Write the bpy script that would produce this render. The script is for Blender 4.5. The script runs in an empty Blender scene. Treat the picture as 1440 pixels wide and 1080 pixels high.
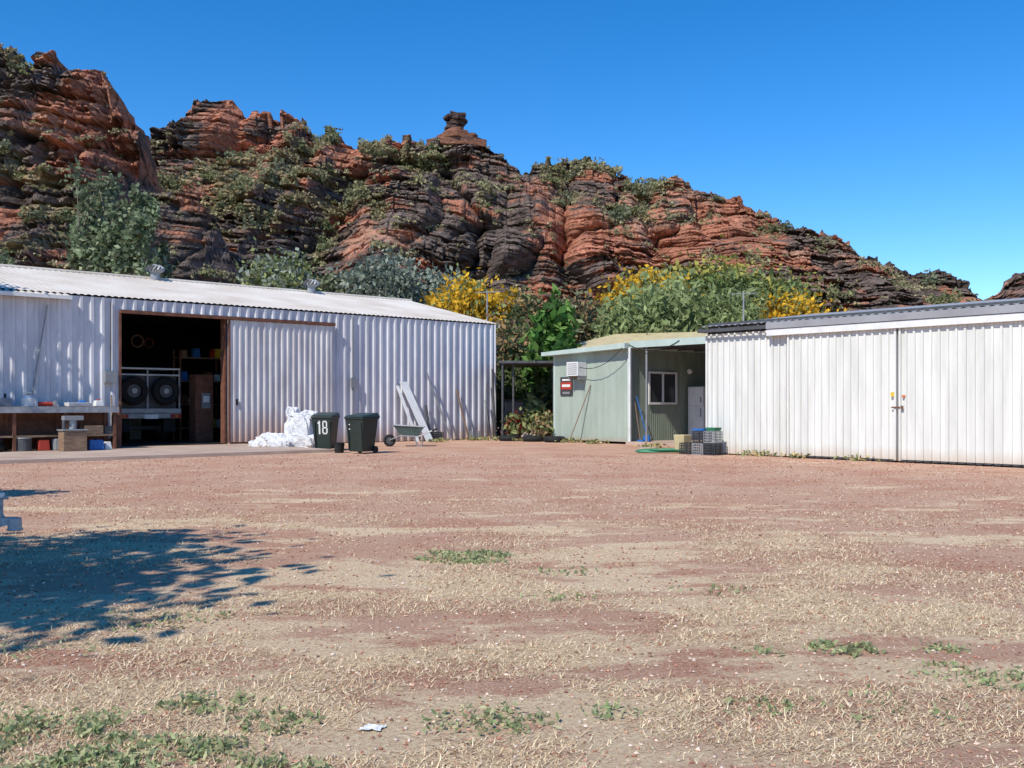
import bpy, math, random
import numpy as np
from mathutils import Vector, Matrix
random.seed(5)
rng = np.random.default_rng(11)
scene = bpy.context.scene
COL = scene.collection

# ------------------------------------------------------------------ noise
def _h(ix, iy, s):
    n = (ix.astype(np.int64)*374761393 + iy.astype(np.int64)*668265263 + s*144269504) & 0xffffffff
    n = ((n ^ (n >> 13))*1274126177) & 0xffffffff
    n = n ^ (n >> 16)
    return (n & 0xffffff)/float(0xffffff)
def vn(x, y, s=0):
    x = np.asarray(x, float); y = np.asarray(y, float)
    x, y = np.broadcast_arrays(x, y)
    ix = np.floor(x); iy = np.floor(y)
    fx = x-ix; fy = y-iy
    fx = fx*fx*(3-2*fx); fy = fy*fy*(3-2*fy)
    a = _h(ix, iy, s); b = _h(ix+1, iy, s); c = _h(ix, iy+1, s); d = _h(ix+1, iy+1, s)
    return (a*(1-fx)+b*fx)*(1-fy)+(c*(1-fx)+d*fx)*fy
def fbm(x, y, s=0, o=4):
    t = 0; a = .5; w = 0
    for i in range(o):
        t = t+a*vn(x*2**i, y*2**i, s+i*7); w += a; a *= .5
    return t/w
def sst(a, b, x):
    t = np.clip((x-a)/(b-a), 0, 1); return t*t*(3-2*t)

# ------------------------------------------------------------------ materials
def mat(name, col, col2=None, scale=3., rough=.7, metal=0., bump=0., bscale=None, stretch=(1, 1, 1),
        dirt=None, dirt_h=.6, contrast=(.35, .65), attr=False, transl=0., spec=.3, fine=.0, bdist=.05):
    m = bpy.data.materials.new(name); m.use_nodes = True
    nt = m.node_tree; N = nt.nodes; Lk = nt.links
    b = N['Principled BSDF']
    b.inputs['Roughness'].default_value = rough; b.inputs['Metallic'].default_value = metal
    b.inputs['Specular IOR Level'].default_value = spec
    geo = N.new('ShaderNodeNewGeometry')
    mp = N.new('ShaderNodeMapping'); mp.inputs['Scale'].default_value = stretch
    Lk.new(geo.outputs['Position'], mp.inputs['Vector'])
    ns = N.new('ShaderNodeTexNoise'); ns.inputs['Scale'].default_value = scale; ns.inputs['Detail'].default_value = 6
    ns.inputs['Roughness'].default_value = .62
    Lk.new(mp.outputs['Vector'], ns.inputs['Vector'])
    if attr:
        at = N.new('ShaderNodeAttribute'); at.attribute_name = 'Col'
        csrc = at.outputs['Color']
        mr = N.new('ShaderNodeMapRange'); mr.inputs[1].default_value = .3; mr.inputs[2].default_value = .7
        mr.inputs[3].default_value = 1-fine; mr.inputs[4].default_value = 1+fine
        Lk.new(ns.outputs['Fac'], mr.inputs[0])
        vm = N.new('ShaderNodeVectorMath'); vm.operation = 'SCALE'
        Lk.new(csrc, vm.inputs[0]); Lk.new(mr.outputs[0], vm.inputs['Scale'])
        out = vm.outputs[0]
    else:
        cr = N.new('ShaderNodeValToRGB')
        cr.color_ramp.elements[0].position = contrast[0]; cr.color_ramp.elements[1].position = contrast[1]
        c2 = col2 if col2 else tuple(c*.8 for c in col)
        cr.color_ramp.elements[0].color = (*c2, 1); cr.color_ramp.elements[1].color = (*col, 1)
        Lk.new(ns.outputs['Fac'], cr.inputs['Fac']); out = cr.outputs['Color']
    if dirt:
        sx = N.new('ShaderNodeSeparateXYZ'); Lk.new(geo.outputs['Position'], sx.inputs[0])
        n2 = N.new('ShaderNodeTexNoise'); n2.inputs['Scale'].default_value = 2.2; n2.inputs['Detail'].default_value = 5
        m2 = N.new('ShaderNodeMapping'); m2.inputs['Scale'].default_value = (2.5, 2.5, .35)
        Lk.new(geo.outputs['Position'], m2.inputs[0]); Lk.new(m2.outputs[0], n2.inputs['Vector'])
        ad = N.new('ShaderNodeMath'); ad.operation = 'MULTIPLY_ADD'; ad.inputs[1].default_value = -1.1*dirt_h
        Lk.new(n2.outputs['Fac'], ad.inputs[0]); Lk.new(sx.outputs['Z'], ad.inputs[2])
        r = N.new('ShaderNodeMapRange'); r.inputs[1].default_value = -dirt_h*.6; r.inputs[2].default_value = dirt_h*.8
        r.inputs[3].default_value = .85; r.inputs[4].default_value = 0
        Lk.new(ad.outputs[0], r.inputs[0])
        mx = N.new('ShaderNodeMix'); mx.data_type = 'RGBA'
        Lk.new(r.outputs[0], mx.inputs['Factor']); Lk.new(out, mx.inputs['A']); mx.inputs['B'].default_value = (*dirt, 1)
        out = mx.outputs['Result']
    Lk.new(out, b.inputs['Base Color'])
    if bump:
        nb = N.new('ShaderNodeTexNoise'); nb.inputs['Scale'].default_value = bscale or scale*4; nb.inputs['Detail'].default_value = 8
        nb.inputs['Roughness'].default_value = .7
        Lk.new(mp.outputs['Vector'], nb.inputs['Vector'])
        bp = N.new('ShaderNodeBump'); bp.inputs['Strength'].default_value = bump; bp.inputs['Distance'].default_value = bdist
        Lk.new(nb.outputs['Fac'], bp.inputs['Height']); Lk.new(bp.outputs[0], b.inputs['Normal'])
    if transl:
        tr = N.new('ShaderNodeBsdfTranslucent'); ms = N.new('ShaderNodeMixShader'); ms.inputs[0].default_value = transl
        Lk.new(out, tr.inputs['Color']); Lk.new(b.outputs[0], ms.inputs[1]); Lk.new(tr.outputs[0], ms.inputs[2])
        Lk.new(ms.outputs[0], N['Material Output'].inputs['Surface'])
    return m

M = {}
M['wallL'] = mat('painted_steel_weathered', (.64, .64, .66), (.46, .46, .49), 1.2, .5, dirt=(.38, .25, .18), dirt_h=.5, stretch=(2, 2, .5))
M['doorL'] = mat('door_steel_weathered', (.66, .64, .63), (.47, .44, .43), 1.4, .5, dirt=(.38, .21, .13), dirt_h=.9, stretch=(3, 3, .5))
M['wallR'] = mat('painted_steel_cream', (.72, .72, .68), (.58, .58, .54), 1.0, .5, dirt=(.50, .40, .30), dirt_h=.26, stretch=(3, 3, .4))
M['roofL'] = mat('roof_steel_light', (.66, .61, .54), (.52, .45, .37), .6, .5, stretch=(1, 1, 1))
M['roofR'] = mat('roof_steel_grey', (.34, .35, .36), (.26, .26, .27), .8, .5)
M['rust'] = mat('rusty_steel', (.20, .085, .05), (.11, .045, .03), 5, .8)
M['dark'] = mat('indoor_shade_dark', (.022, .02, .02), (.012, .012, .012), 2, .9)  # near-black colour that carries the shade inside the left shed
M['black'] = mat('black_rubber', (.02, .02, .02), (.012, .012, .012), 8, .8)
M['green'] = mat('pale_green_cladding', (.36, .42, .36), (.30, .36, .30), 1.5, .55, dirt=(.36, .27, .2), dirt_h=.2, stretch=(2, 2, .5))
M['green2'] = mat('green_cladding_shaded', (.24, .28, .23), (.18, .22, .17), 1.5, .6, stretch=(2, 2, .5))  # darker copy of the pale green, porch-side shade put into the colour
M['fascia'] = mat('fascia_paint', (.46, .55, .49), (.40, .48, .43), 2, .5)
M['tan'] = mat('tan_roof', (.55, .46, .26), (.46, .38, .21), 2, .6)
M['white'] = mat('white_paint', (.75, .75, .73), (.62, .62, .60), 3, .45)
M['truckw'] = mat('truck_grey_white', (.42, .42, .41), (.30, .29, .27), 3, .5)  # white toned down to a mottled grey
M['whitefab'] = mat('white_woven_bag', (.78, .78, .78), (.60, .60, .61), 6, .75, bump=.8, bscale=9, bdist=.08)
M['conc'] = mat('concrete', (.50, .39, .31), (.38, .27, .21), .8, .85, bump=.15, bscale=20)
M['bin'] = mat('bin_plastic', (.028, .04, .034), (.02, .03, .026), 4, .45)
M['bin2'] = mat('bin_lid_plastic', (.04, .06, .05), (.03, .045, .04), 4, .4)
M['steel'] = mat('galvanised_steel', (.38, .39, .40), (.24, .24, .25), 6, .5, metal=.3)
M['lsteel'] = mat('galvanised_steel_pale', (.44, .44, .44), (.22, .22, .23), 12, .5, metal=.2)
M['dsteel'] = mat('dark_painted_steel', (.09, .095, .10), (.06, .06, .06), 6, .5)
M['wood'] = mat('weathered_timber', (.30, .20, .13), (.16, .10, .07), 5, .85, stretch=(1, 1, 4))
M['glass'] = mat('window_glass', (.05, .06, .06), (.04, .04, .045), 1, .08, spec=.6)
M['blue'] = mat('blue_plastic', (.03, .14, .42), None, 4, .4)
M['red'] = mat('red_plastic', (.42, .05, .03), None, 4, .5)
M['orange'] = mat('orange_sticker', (.65, .16, .03), None, 4, .5)
M['yellow'] = mat('yellow_sticker', (.7, .5, .05), None, 4, .5)
M['hose'] = mat('green_hose', (.04, .22, .11), None, 4, .5)
M['barrow'] = mat('barrow_tray_paint', (.10, .16, .15), (.07, .11, .10), 5, .5)
M['bark'] = mat('pale_bark', (.34, .29, .24), (.15, .12, .10), 6, .9, stretch=(1, 1, .3))
M['leaf'] = mat('foliage', (0, 0, 0), attr=True, fine=.15, scale=.8, rough=.65, transl=.3, spec=.2)
M['straw'] = mat('dry_grass', (0, 0, 0), attr=True, fine=.1, scale=2, rough=.9, spec=.1)
M['pebble'] = mat('gravel_stone', (0, 0, 0), attr=True, fine=.2, scale=30, rough=.9, spec=.1)
M['rock'] = mat('sandstone', (0, 0, 0), attr=True, fine=.45, scale=1.3, rough=.95, bump=1., bscale=1.1, bdist=.5, stretch=(1, 1, 2.4), spec=.1)
M['signb'] = mat('sign_black', (.05, .05, .055), None, 9, .5)
M['lampred'] = mat('tail_lamp', (.35, .02, .02), None, 9, .3)
M['grey'] = mat('grey_plastic', (.25, .26, .27), None, 5, .5)

# ------------------------------------------------------------------ builders
class MB:
    def __init__(s): s.v = []; s.f = []; s.mi = []; s.mats = []
    def slot(s, m):
        if m not in s.mats: s.mats.append(m)
        return s.mats.index(m)
    def add(s, vs, fs, m):
        o = len(s.v); k = s.slot(m); s.v += [tuple(p) for p in vs]
        for f in fs: s.f.append([i+o for i in f]); s.mi.append(k)
    def hexa(s, P, m):
        s.add(P, [(0, 1, 2, 3), (7, 6, 5, 4), (0, 4, 5, 1), (1, 5, 6, 2), (2, 6, 7, 3), (3, 7, 4, 0)], m)
    def box(s, F, a0, a1, b0, b1, z0, z1, m):
        s.hexa([F(a0, b0, z0), F(a1, b0, z0), F(a1, b1, z0), F(a0, b1, z0),
                F(a0, b0, z1), F(a1, b0, z1), F(a1, b1, z1), F(a0, b1, z1)], m)
    def frus(s, F, a, b, z0, w0, d0, z1, w1, d1, m, sh=0):
        s.hexa([F(a-w0/2, b-d0/2, z0), F(a+w0/2, b-d0/2, z0), F(a+w0/2, b+d0/2, z0), F(a-w0/2, b+d0/2, z0),
                F(a-w1/2, b-d1/2+sh, z1), F(a+w1/2, b-d1/2+sh, z1), F(a+w1/2, b+d1/2+sh, z1), F(a-w1/2, b+d1/2+sh, z1)], m)
    def cyl(s, p0, p1, r0, m, r1=None, n=10, cap=True):
        r1 = r0 if r1 is None else r1
        p0 = Vector(p0); p1 = Vector(p1); d = (p1-p0)
        if d.length < 1e-6: return
        q = d.to_track_quat('Z', 'Y'); vs = []
        for p, r in ((p0, r0), (p1, r1)):
            for i in range(n):
                a = 2*math.pi*i/n
                vs.append(p+q @ Vector((r*math.cos(a), r*math.sin(a), 0)))
        fs = [(i, (i+1) % n, n+(i+1) % n, n+i) for i in range(n)]
        if cap: fs += [tuple(range(n))[::-1], tuple(range(n, 2*n))]
        s.add(vs, fs, m)
    def torus(s, c, ax, R, r, m, n=24, k=8):
        q = Vector(ax).to_track_quat('Z', 'Y'); c = Vector(c); vs = []; fs = []
        for i in range(n):
            a = 2*math.pi*i/n
            for j in range(k):
                b = 2*math.pi*j/k
                vs.append(c+q @ Vector(((R+r*math.cos(b))*math.cos(a), (R+r*math.cos(b))*math.sin(a), r*1.1*math.sin(b))))
                fs.append((i*k+j, ((i+1) % n)*k+j, ((i+1) % n)*k+(j+1) % k, i*k+(j+1) % k))
        s.add(vs, fs, m)
    def blob(s, c, rx, ry, rz, m, seed=0, amp=.25, n=14, k=24, freq=2.5, power=1.):
        vs = []; fs = []
        sg = lambda v: math.copysign(abs(v)**power, v)
        for i in range(n+1):
            th = math.pi*i/n
            for j in range(k):
                ph = 2*math.pi*j/k
                d = Vector((math.sin(th)*math.cos(ph), math.sin(th)*math.sin(ph), math.cos(th)))
                nz = float(fbm(np.array(d.x*freq+d.z*1.7+9), np.array(d.y*freq-d.z*1.3+5), seed, 4))
                q = 1+amp*2*(nz-.5)
                vs.append((c[0]+sg(d.x)*rx*q, c[1]+sg(d.y)*ry*q, max(c[2]+sg(d.z)*rz*q, 0.005)))
        for i in range(n):
            for j in range(k):
                fs.append((i*k+j, i*k+(j+1) % k, (i+1)*k+(j+1) % k, (i+1)*k+j))
        s.add(vs, fs, m)
    def tube(s, pts, r, m, n=6):
        for a, b in zip(pts[:-1], pts[1:]): s.cyl(a, b, r, m, n=n, cap=True)
    def corr(s, F, t0, t1, v0, z0, z1, pitch, dep, m, z0b=None, z1b=None, prof=None):
        """vertical ribbed sheet; ribs stand out towards -v"""
        prof = prof or [(0, 0), (.5, 0), (.6, 1), (.85, 1), (.95, 0)]
        ts = []
        k = 0
        while t0+k*pitch < t1:
            for a, d in prof:
                t = t0+(k+a)*pitch
                if t < t1: ts.append((t, d))
            k += 1
        ts.append((t1, 0)); vs = []; fs = []
        for i, (t, d) in enumerate(ts):
            f = (t-t0)/(t1-t0)
            zz0 = z0 if z0b is None else z0+(z0b-z0)*f
            zz1 = z1 if z1b is None else z1+(z1b-z1)*f
            vs += [F(t, v0-d*dep, zz0), F(t, v0-d*dep, zz1)]
            if i: fs.append((2*i-2, 2*i, 2*i+1, 2*i-1))
        s.add(vs, fs, m)
    def roof(s, F, t0, t1, va, za, vb, zb, pitch, dep, m):
        n = int((t1-t0)/pitch*4); vs = []; fs = []
        for i in range(n+1):
            t = t0+(t1-t0)*i/n; d = dep*(0, .7, 1, .7)[i % 4]
            vs += [F(t, va, za+d), F(t, vb, zb+d)]
            if i: fs.append((2*i-2, 2*i, 2*i+1, 2*i-1))
        s.add(vs, fs, m)
    def build(s, name, parent=None, bevel=0, smooth=False):
        V = np.array(s.v); org = Vector(((V[:, 0].min()+V[:, 0].max())/2, (V[:, 1].min()+V[:, 1].max())/2, V[:, 2].min()))
        me = bpy.data.meshes.new(name); me.from_pydata([tuple(Vector(p)-org) for p in s.v], [], s.f)
        for m in s.mats: me.materials.append(m)
        me.polygons.foreach_set('material_index', s.mi)
        if smooth: me.polygons.foreach_set('use_smooth', [True]*len(s.f))
        me.update()
        ob = bpy.data.objects.new(name, me); COL.objects.link(ob); ob.location = org
        if parent:
            ob.parent = parent; ob.matrix_parent_inverse = Matrix.Translation(-parent.location)
        if bevel:
            md = ob.modifiers.new('bevel', 'BEVEL'); md.width = bevel; md.segments = 2; md.limit_method = 'ANGLE'
        return ob
def empty(name, loc):
    e = bpy.data.objects.new(name, None); e.location = loc; e.empty_display_size = .5; COL.objects.link(e); return e
def fmesh(name, V, Fc, m, colors=None, parent=None, smooth=False):
    V = np.asarray(V, np.float32); Fc = np.asarray(Fc, np.int32); k = Fc.shape[1]
    org = np.array([(V[:, 0].min()+V[:, 0].max())/2, (V[:, 1].min()+V[:, 1].max())/2, V[:, 2].min()], np.float32)
    me = bpy.data.meshes.new(name); me.vertices.add(len(V)); me.vertices.foreach_set('co', (V-org).ravel())
    me.loops.add(Fc.size); me.loops.foreach_set('vertex_index', Fc.ravel())
    me.polygons.add(len(Fc)); me.polygons.foreach_set('loop_start', np.arange(0, Fc.size, k, dtype=np.int32))
    me.polygons.foreach_set('loop_total', np.full(len(Fc), k, np.int32))
    me.polygons.foreach_set('use_smooth', np.full(len(Fc), smooth))
    me.update(calc_edges=True); me.validate()
    if colors is not None:
        c = me.color_attributes.new('Col', 'FLOAT_COLOR', 'POINT')
        c.data.foreach_set('color', np.concatenate([colors, np.ones((len(V), 1))], 1).astype(np.float32).ravel())
    me.materials.append(m)
    ob = bpy.data.objects.new(name, me); COL.objects.link(ob); ob.location = org.tolist()
    if parent:
        ob.parent = parent; ob.matrix_parent_inverse = Matrix.Translation(-parent.location)
    return ob
def leafgeo(C, size, cols, elong=1.6, droop=0.):
    n = len(C); a = rng.normal(size=(n, 3)); a[:, 2] -= droop; a /= np.linalg.norm(a, axis=1)[:, None]
    b = rng.normal(size=(n, 3)); b -= (a*b).sum(1)[:, None]*a; b /= np.linalg.norm(b, axis=1)[:, None]
    s = np.asarray(size).reshape(-1, 1)*np.ones((n, 1))
    A = a*s*elong/2; B = b*s/2
    V = np.stack([C-A, C+B, C+A, C-B], 1).reshape(-1, 3)
    F = np.arange(4*n).reshape(n, 4)
    return V, F, np.repeat(cols, 4, 0)
def frame(x0, y0, ang):
    c, s_ = math.cos(ang), math.sin(ang)
    return lambda a, b, z: (x0+a*c-b*s_, y0+a*s_+b*c, z)

# local building frames
def L(t, v, z): return (-.636-.749*t-.662*v, 38.7-.662*t+.749*v, z)
def R(s, v, z): return (5.256+.6655*s+.7465*v, 26.76-.7465*s+.6655*v, z)
def G(a, b, z): return (3.9-.6655*a+.7465*b, 33.1+.7465*a+.6655*b, z)
def W(x, y, z): return (x, y, z)

# ------------------------------------------------------------------ camera, light, world
cam = bpy.data.cameras.new('camera'); co = bpy.data.objects.new('camera', cam); COL.objects.link(co)
cam.sensor_width = 36; cam.lens = 35; cam.shift_y = 30/1440; cam.clip_end = 4000; cam.clip_start = .05
co.location = (0, 0, 1.3); co.rotation_euler = (math.pi/2, 0, 0); scene.camera = co
EL = math.radians(47); sx, sy = -.559, -.829
S = Vector((sx*math.cos(EL), sy*math.cos(EL), math.sin(EL)))
sl = bpy.data.lights.new('sun', 'SUN'); sl.energy = 5.0; sl.angle = math.radians(.5); sl.color = (1, .945, .85)
so = bpy.data.objects.new('sun', sl); so.rotation_euler = S.to_track_quat('Z', 'Y').to_euler(); so.location = (-20, -30, 40); COL.objects.link(so)
w = bpy.data.worlds.new('World'); scene.world = w; w.use_nodes = True
nt = w.node_tree; bg = nt.nodes['Background']
sk = nt.nodes.new('ShaderNodeTexSky'); sk.sky_type = 'NISHITA'; sk.sun_disc = False
sk.sun_elevation = EL; sk.sun_rotation = math.atan2(sx, sy) % (2*math.pi)
sk.altitude = 1800; sk.air_density = 1.0; sk.dust_density = 0.0; sk.ozone_density = 2.8
hs = nt.nodes.new('ShaderNodeHueSaturation'); hs.inputs['Saturation'].default_value = 1.38; hs.inputs['Value'].default_value = 1.5
hs.inputs['Hue'].default_value = .503
nt.links.new(sk.outputs[0], hs.inputs['Color']); nt.links.new(hs.outputs[0], bg.inputs['Color'])
bg.inputs['Strength'].default_value = .128
scene.view_settings.view_transform = 'Standard'; scene.view_settings.look = 'None'; scene.view_settings.exposure = 0

# ------------------------------------------------------------------ ground
gm = bpy.data.materials.new('gravel_ground'); gm.use_nodes = True
nt = gm.node_tree; N = nt.nodes; K = nt.links; b = N['Principled BSDF']; b.inputs['Roughness'].default_value = .95
b.inputs['Specular IOR Level'].default_value = .1
geo = N.new('ShaderNodeNewGeometry')
def noise(scale, det=6, st=(1, 1, 1), rough=.6, off=0):
    mp = N.new('ShaderNodeMapping'); mp.inputs['Scale'].default_value = st; mp.inputs['Location'].default_value = (off, off, 0); K.new(geo.outputs['Position'], mp.inputs[0])
    n = N.new('ShaderNodeTexNoise'); n.inputs['Scale'].default_value = scale; n.inputs['Detail'].default_value = det
    n.inputs['Roughness'].default_value = rough; K.new(mp.outputs[0], n.inputs['Vector']); return n.outputs['Fac']
def rng_(src, a, b_, c=0, d=1):
    r = N.new('ShaderNodeMapRange'); K.new(src, r.inputs[0])
    for i, x in enumerate((a, b_, c, d)): r.inputs[i+1].default_value = x
    return r.outputs[0]
def mix(f, A, B):
    m = N.new('ShaderNodeMix'); m.data_type = 'RGBA'; K.new(f, m.inputs['Factor'])
    for k_, x in (('A', A), ('B', B)):
        if isinstance(x, tuple): m.inputs[k_].default_value = (*x, 1)
        else: K.new(x, m.inputs[k_])
    return m.outputs['Result']
def mth(op, A, B):
    m = N.new('ShaderNodeMath'); m.operation = op
    for i, x in enumerate((A, B)):
        if isinstance(x, (int, float)): m.inputs[i].default_value = x
        else: K.new(x, m.inputs[i])
    return m.outputs[0]
soil = mix(rng_(noise(.35, 5), .35, .65), (.49, .26, .16), (.55, .335, .225))
soil = mix(rng_(noise(.7, 7, off=31, rough=.65), .47, .60), soil, (.43, .185, .105))
soil = mix(rng_(noise(50, 4, rough=.8), .45, .62), soil, (.64, .45, .33))
soil = mix(rng_(noise(34, 5, rough=.8, off=11), .57, .67), soil, (.24, .12, .085))
sep = N.new('ShaderNodeSeparateXYZ'); K.new(geo.outputs['Position'], sep.inputs[0])
near = rng_(sep.outputs['Y'], 17, 6.5, -.09, .045)
sm = mth('ADD', noise(.6, 8, (.7, 1.5, 1), .72), near)
sm2 = rng_(sm, .50, .56)
fineS = rng_(noise(30, 6, (1, 1.4, 1), .85, 5), .42, .56, .2, 1)
col = mix(mth('MULTIPLY', sm2, fineS), soil, (.82, .66, .42))
blk = rng_(noise(1.1, 8, (.7, 2, 1), .75, 7), .68, .75, 0, .75)
col = mix(blk, col, (.16, .10, .08))
K.new(col, b.inputs['Base Color'])
bp = N.new('ShaderNodeBump'); bp.inputs['Strength'].default_value = .9; bp.inputs['Distance'].default_value = .03
K.new(noise(28, 8, rough=.8), bp.inputs['Height']); K.new(bp.outputs[0], b.inputs['Normal'])
g = MB(); g.add([(-1500, -200, 0), (1500, -200, 0), (1500, 2500, 0), (-1500, 2500, 0)], [(0, 1, 2, 3)], gm); g.build('ground')

# ------------------------------------------------------------------ hills
def cliff(name, tab, Yf, Yr, x0, x1, dx, nz, seed, tilt, darkf, grassf, depth_noise=9., bx=14., bz=20.):
    tx = np.array([p[0] for p in tab]); tz = np.array([p[1] for p in tab])
    X = np.arange(x0, x1, dx); nx = len(X)
    Zr = np.interp(X, tx, tz)
    Zr = Zr+1.0*(vn(X/2.1, X*0, seed+3)-.5)+1.0*(_h(np.floor(X/1.4), np.floor(X/1.4)*0, seed)-.5)+.5*(_h(np.floor(X/.6), np.floor(X/.6)*0, seed+1)-.5)
    Zr = np.maximum(Zr, .5)
    wv = np.linspace(0, 1, nz)
    Xg, Wg = np.meshgrid(X, wv); Zg = Wg*Zr[None, :]
    # domes divided by narrow gullies
    wx = Xg+6*(fbm(Xg/12, Zg/12, seed+7, 4)-.5)*2; wz = Zg+5*(fbm(Xg/10, Zg/10, seed+8, 4)-.5)*2
    b1 = np.abs(2*vn(wx/bx, wz/bz, seed+11)-1); b2 = np.abs(2*vn(wx/(bx*.42), wz/(bz*.45), seed+12)-1); b3 = np.abs(2*vn(wx/(bx*.18), wz/(bz*.2), seed+13)-1)
    d1 = np.sqrt(np.clip(b1, 0, 1)); d2 = np.clip(b2, 0, 1)**.7; d3 = b3**.8
    fade = np.sin(np.pi*np.clip(Wg, 0, 1))**.5*.85+.15
    Y = Yf+(Yr-Yf)*Wg**1.05-(depth_noise*(1.4*d1-.85)+depth_noise*.42*(1.5*d2-.8)+depth_noise*.18*d3)*fade
    zc = Zg+tilt*Xg+5.5*fbm(Xg/15, Zg/16, seed+23, 3)
    # some faces are massive, others thinly bedded
    amp_m = .55+1.25*sst(.34, .62, fbm(Xg/8, Zg/8, seed+25, 3))
    tot = 0
    ids = None; recm = 0
    for th, amp, sd in ((2.2, 1.4, 31), (1.0, 1.0, 37), (.48, .48, 41)):
        l = zc/th+.55*fbm(Xg/5, Zg/4, seed+sd, 3); i_ = np.floor(l); fr = l-i_
        a = vn(Xg/(th*1.6), i_*7.37, seed+sd+1); a2 = _h(np.floor(Xg/(th*1.35)+3*_h(i_, i_*0, seed+4)), i_, seed+sd+5)
        off = amp*(.3*_h(i_, i_*0, seed+sd)+.75*a+.75*a2-.7)
        off = off-amp*.7*(fr < .22)*(vn(Xg/2, i_*3.3, seed+sd+9) > .34)
        tot = tot+off
        if ids is None: ids = i_
        ids2 = i_; blockid = a2
    Y = Y-tot*amp_m
    Xo = Xg+.6*(fbm(Zg/1.8, Xg/3, seed+51, 3)-.5)
    # colours
    dk = fbm(Xg/5.5, zc/4.0, seed+61, 4)*.65+.35*vn(Xg/3.5, ids*3.1, seed+62)
    dk = dk+.14*(vn(Xg/1.6, ids2*2.3, seed+63)-.5)*2+.08*(blockid-.5)+.05*(amp_m-1.1)
    dark = sst(.42, .57, dk+darkf(Xg, Zg, Wg)-.505)
    rock = np.stack([.395+0*Xg, .172+0*Xg, .107+0*Xg], -1)
    var = fbm(Xg/2, zc/.9, seed+71, 4)[..., None]
    rock = rock*(.4+1.2*var)
    pale = sst(.54, .70, fbm(Xg/4, Zg/5, seed+73, 4))[..., None]
    rock = rock*(1-.4*pale)+np.array([.50, .34, .25])*.4*pale
    dv = fbm(Xg/1.5, zc/.6, seed+75, 3)[..., None]
    dcol = np.array([.150, .115, .098])*(.08+1.7*dv)
    c = rock*(1-dark[..., None])+dcol*dark[..., None]
    gr = grassf(Xg, Zg, Wg)
    gn = fbm(Xg/3.2, Zg/2.0, seed+81, 4)
    gk = sst(.48, .60, gn+gr-.25)[..., None]*.8
    gc = np.array([.31, .26, .14])*(.5+.95*fbm(Xg/.9, Zg/.9, seed+83, 3)[..., None])
    c = c*(1-gk)+gc*gk
    # back slope falls away steeply
    nb = 16; rows = []; crow = []
    for k in range(1, nb+1):
        yy = Y[-1]+k*.9; zz = Zr*(1-(k/nb)**1.0) + (fbm(X/2, X*0+k*.7, seed+91, 3)-.5)*1.2*(k > 1) - .3; rows.append(np.stack([X, yy, zz], -1)); crow.append(c[-1])
    P = np.concatenate([np.stack([Xo, Y, Zg], -1), np.array(rows)], 0); C = np.concatenate([c, np.array(crow)], 0)
    nr = P.shape[0]; I = np.arange(nr*nx).reshape(nr, nx)
    Fc = np.stack([I[:-1, :-1], I[:-1, 1:], I[1:, 1:], I[1:, :-1]], -1).reshape(-1, 4)
    fmesh(name, P.reshape(-1, 3), Fc, M['rock'], C.reshape(-1, 3))
    return Xo, Y, Zg, Wg, gn+gr

def gs(X, Z, cx, cz, rx, rz): return np.exp(-((X-cx)/rx)**2-((Z-cz)/rz)**2)
tabM = [(-110, 38), (-82, 40), (-60, 38), (-51, 36), (-48.6, 38.3), (-48.2, 40.8), (-45, 41.6), (-44.5, 44.2), (-39, 44.1), (-37.5, 42.8), (-32, 42.3), (-29, 40.5), (-28.6, 39.3),
        (-25, 39.2), (-22, 37.8), (-19, 38.3), (-16, 38.6), (-12, 38.3), (-10, 39.2), (-6, 38.8), (-2, 36.6), (1, 34.6), (4, 35), (8, 35.5), (13, 35.0), (15, 34.3), (17, 32.8), (22, 33.0), (26, 32.3), (28, 31.3),
        (33, 29.8), (36.5, 28), (38, 26.3), (43, 25.3), (48, 23.6), (53, 21.6), (56, 20.4), (58, 20.2), (62, 19.4), (63.5, 18.5), (65, 16), (68, 12), (74, 6), (100, 2)]
def darkM(X, Z, Wt):
    return (.51+.14*gs(X, Z, -5, 24, 9, 14)-.15*gs(X, Z, 14, 20, 13, 9)-.11*gs(X, Z, 24, 24, 9, 9)+.06*sst(36, 46, X)
            + .10*gs(X, Z, -25, 12, 14, 8)-.04*gs(X, Z, -38, 41, 10, 5)+.04*sst(.9, 1, Wt))
def grassM(X, Z, Wt):
    return (.0+.36*gs(X, Z, -30, 27, 12, 8)+.10*sst(.84, .97, Wt)*(X < 25)*(X > -34)+.22*gs(X-.9*(Z-27), Z, 16, 27, 3.5, 6)+.2*gs(X, Z, -14, 33, 6, 5)-.1*gs(X, Z, 8, 16, 12, 8)+.12*gs(X, Z, 45, 16, 12, 8)
            + .14*gs(X, Z, 6, 31, 6, 3)-.2*gs(X, Z, -38, 42, 9, 4))
mainS = cliff('rocky_hill', tabM, 88, 140, -95, 95, .2, 300, 100, .08, darkM, grassM, 9.)
tabB = [(-90, 36), (-65, 40), (-51.4, 37.9), (-50.6, 37.2), (-49.3, 35.7), (-47.5, 35.4), (-47, 36.4), (-45.2, 36.4), (-44.8, 35.4), (-42.1, 35), (-40.7, 34), (-39.6, 33), (-38.6, 31), (-37.5, 28.9), (-36.4, 28), (-36.1, 24.5),
        (-35.4, 22.9), (-33.6, 22.4), (-31.4, 21.3), (-30, 19.9), (-28.6, 17), (-27.5, 14.9), (-26.4, 12), (-24.3, 5), (-22, 1), (-18, .5)]
def darkB(X, Z, Wt):
    return .56-.32*gs(X, Z, -40.5, 30, 4.6, 7)+.14*gs(X, Z, -31, 14, 5, 9)+.07*gs(X, Z, -50, 20, 6, 20)
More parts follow.
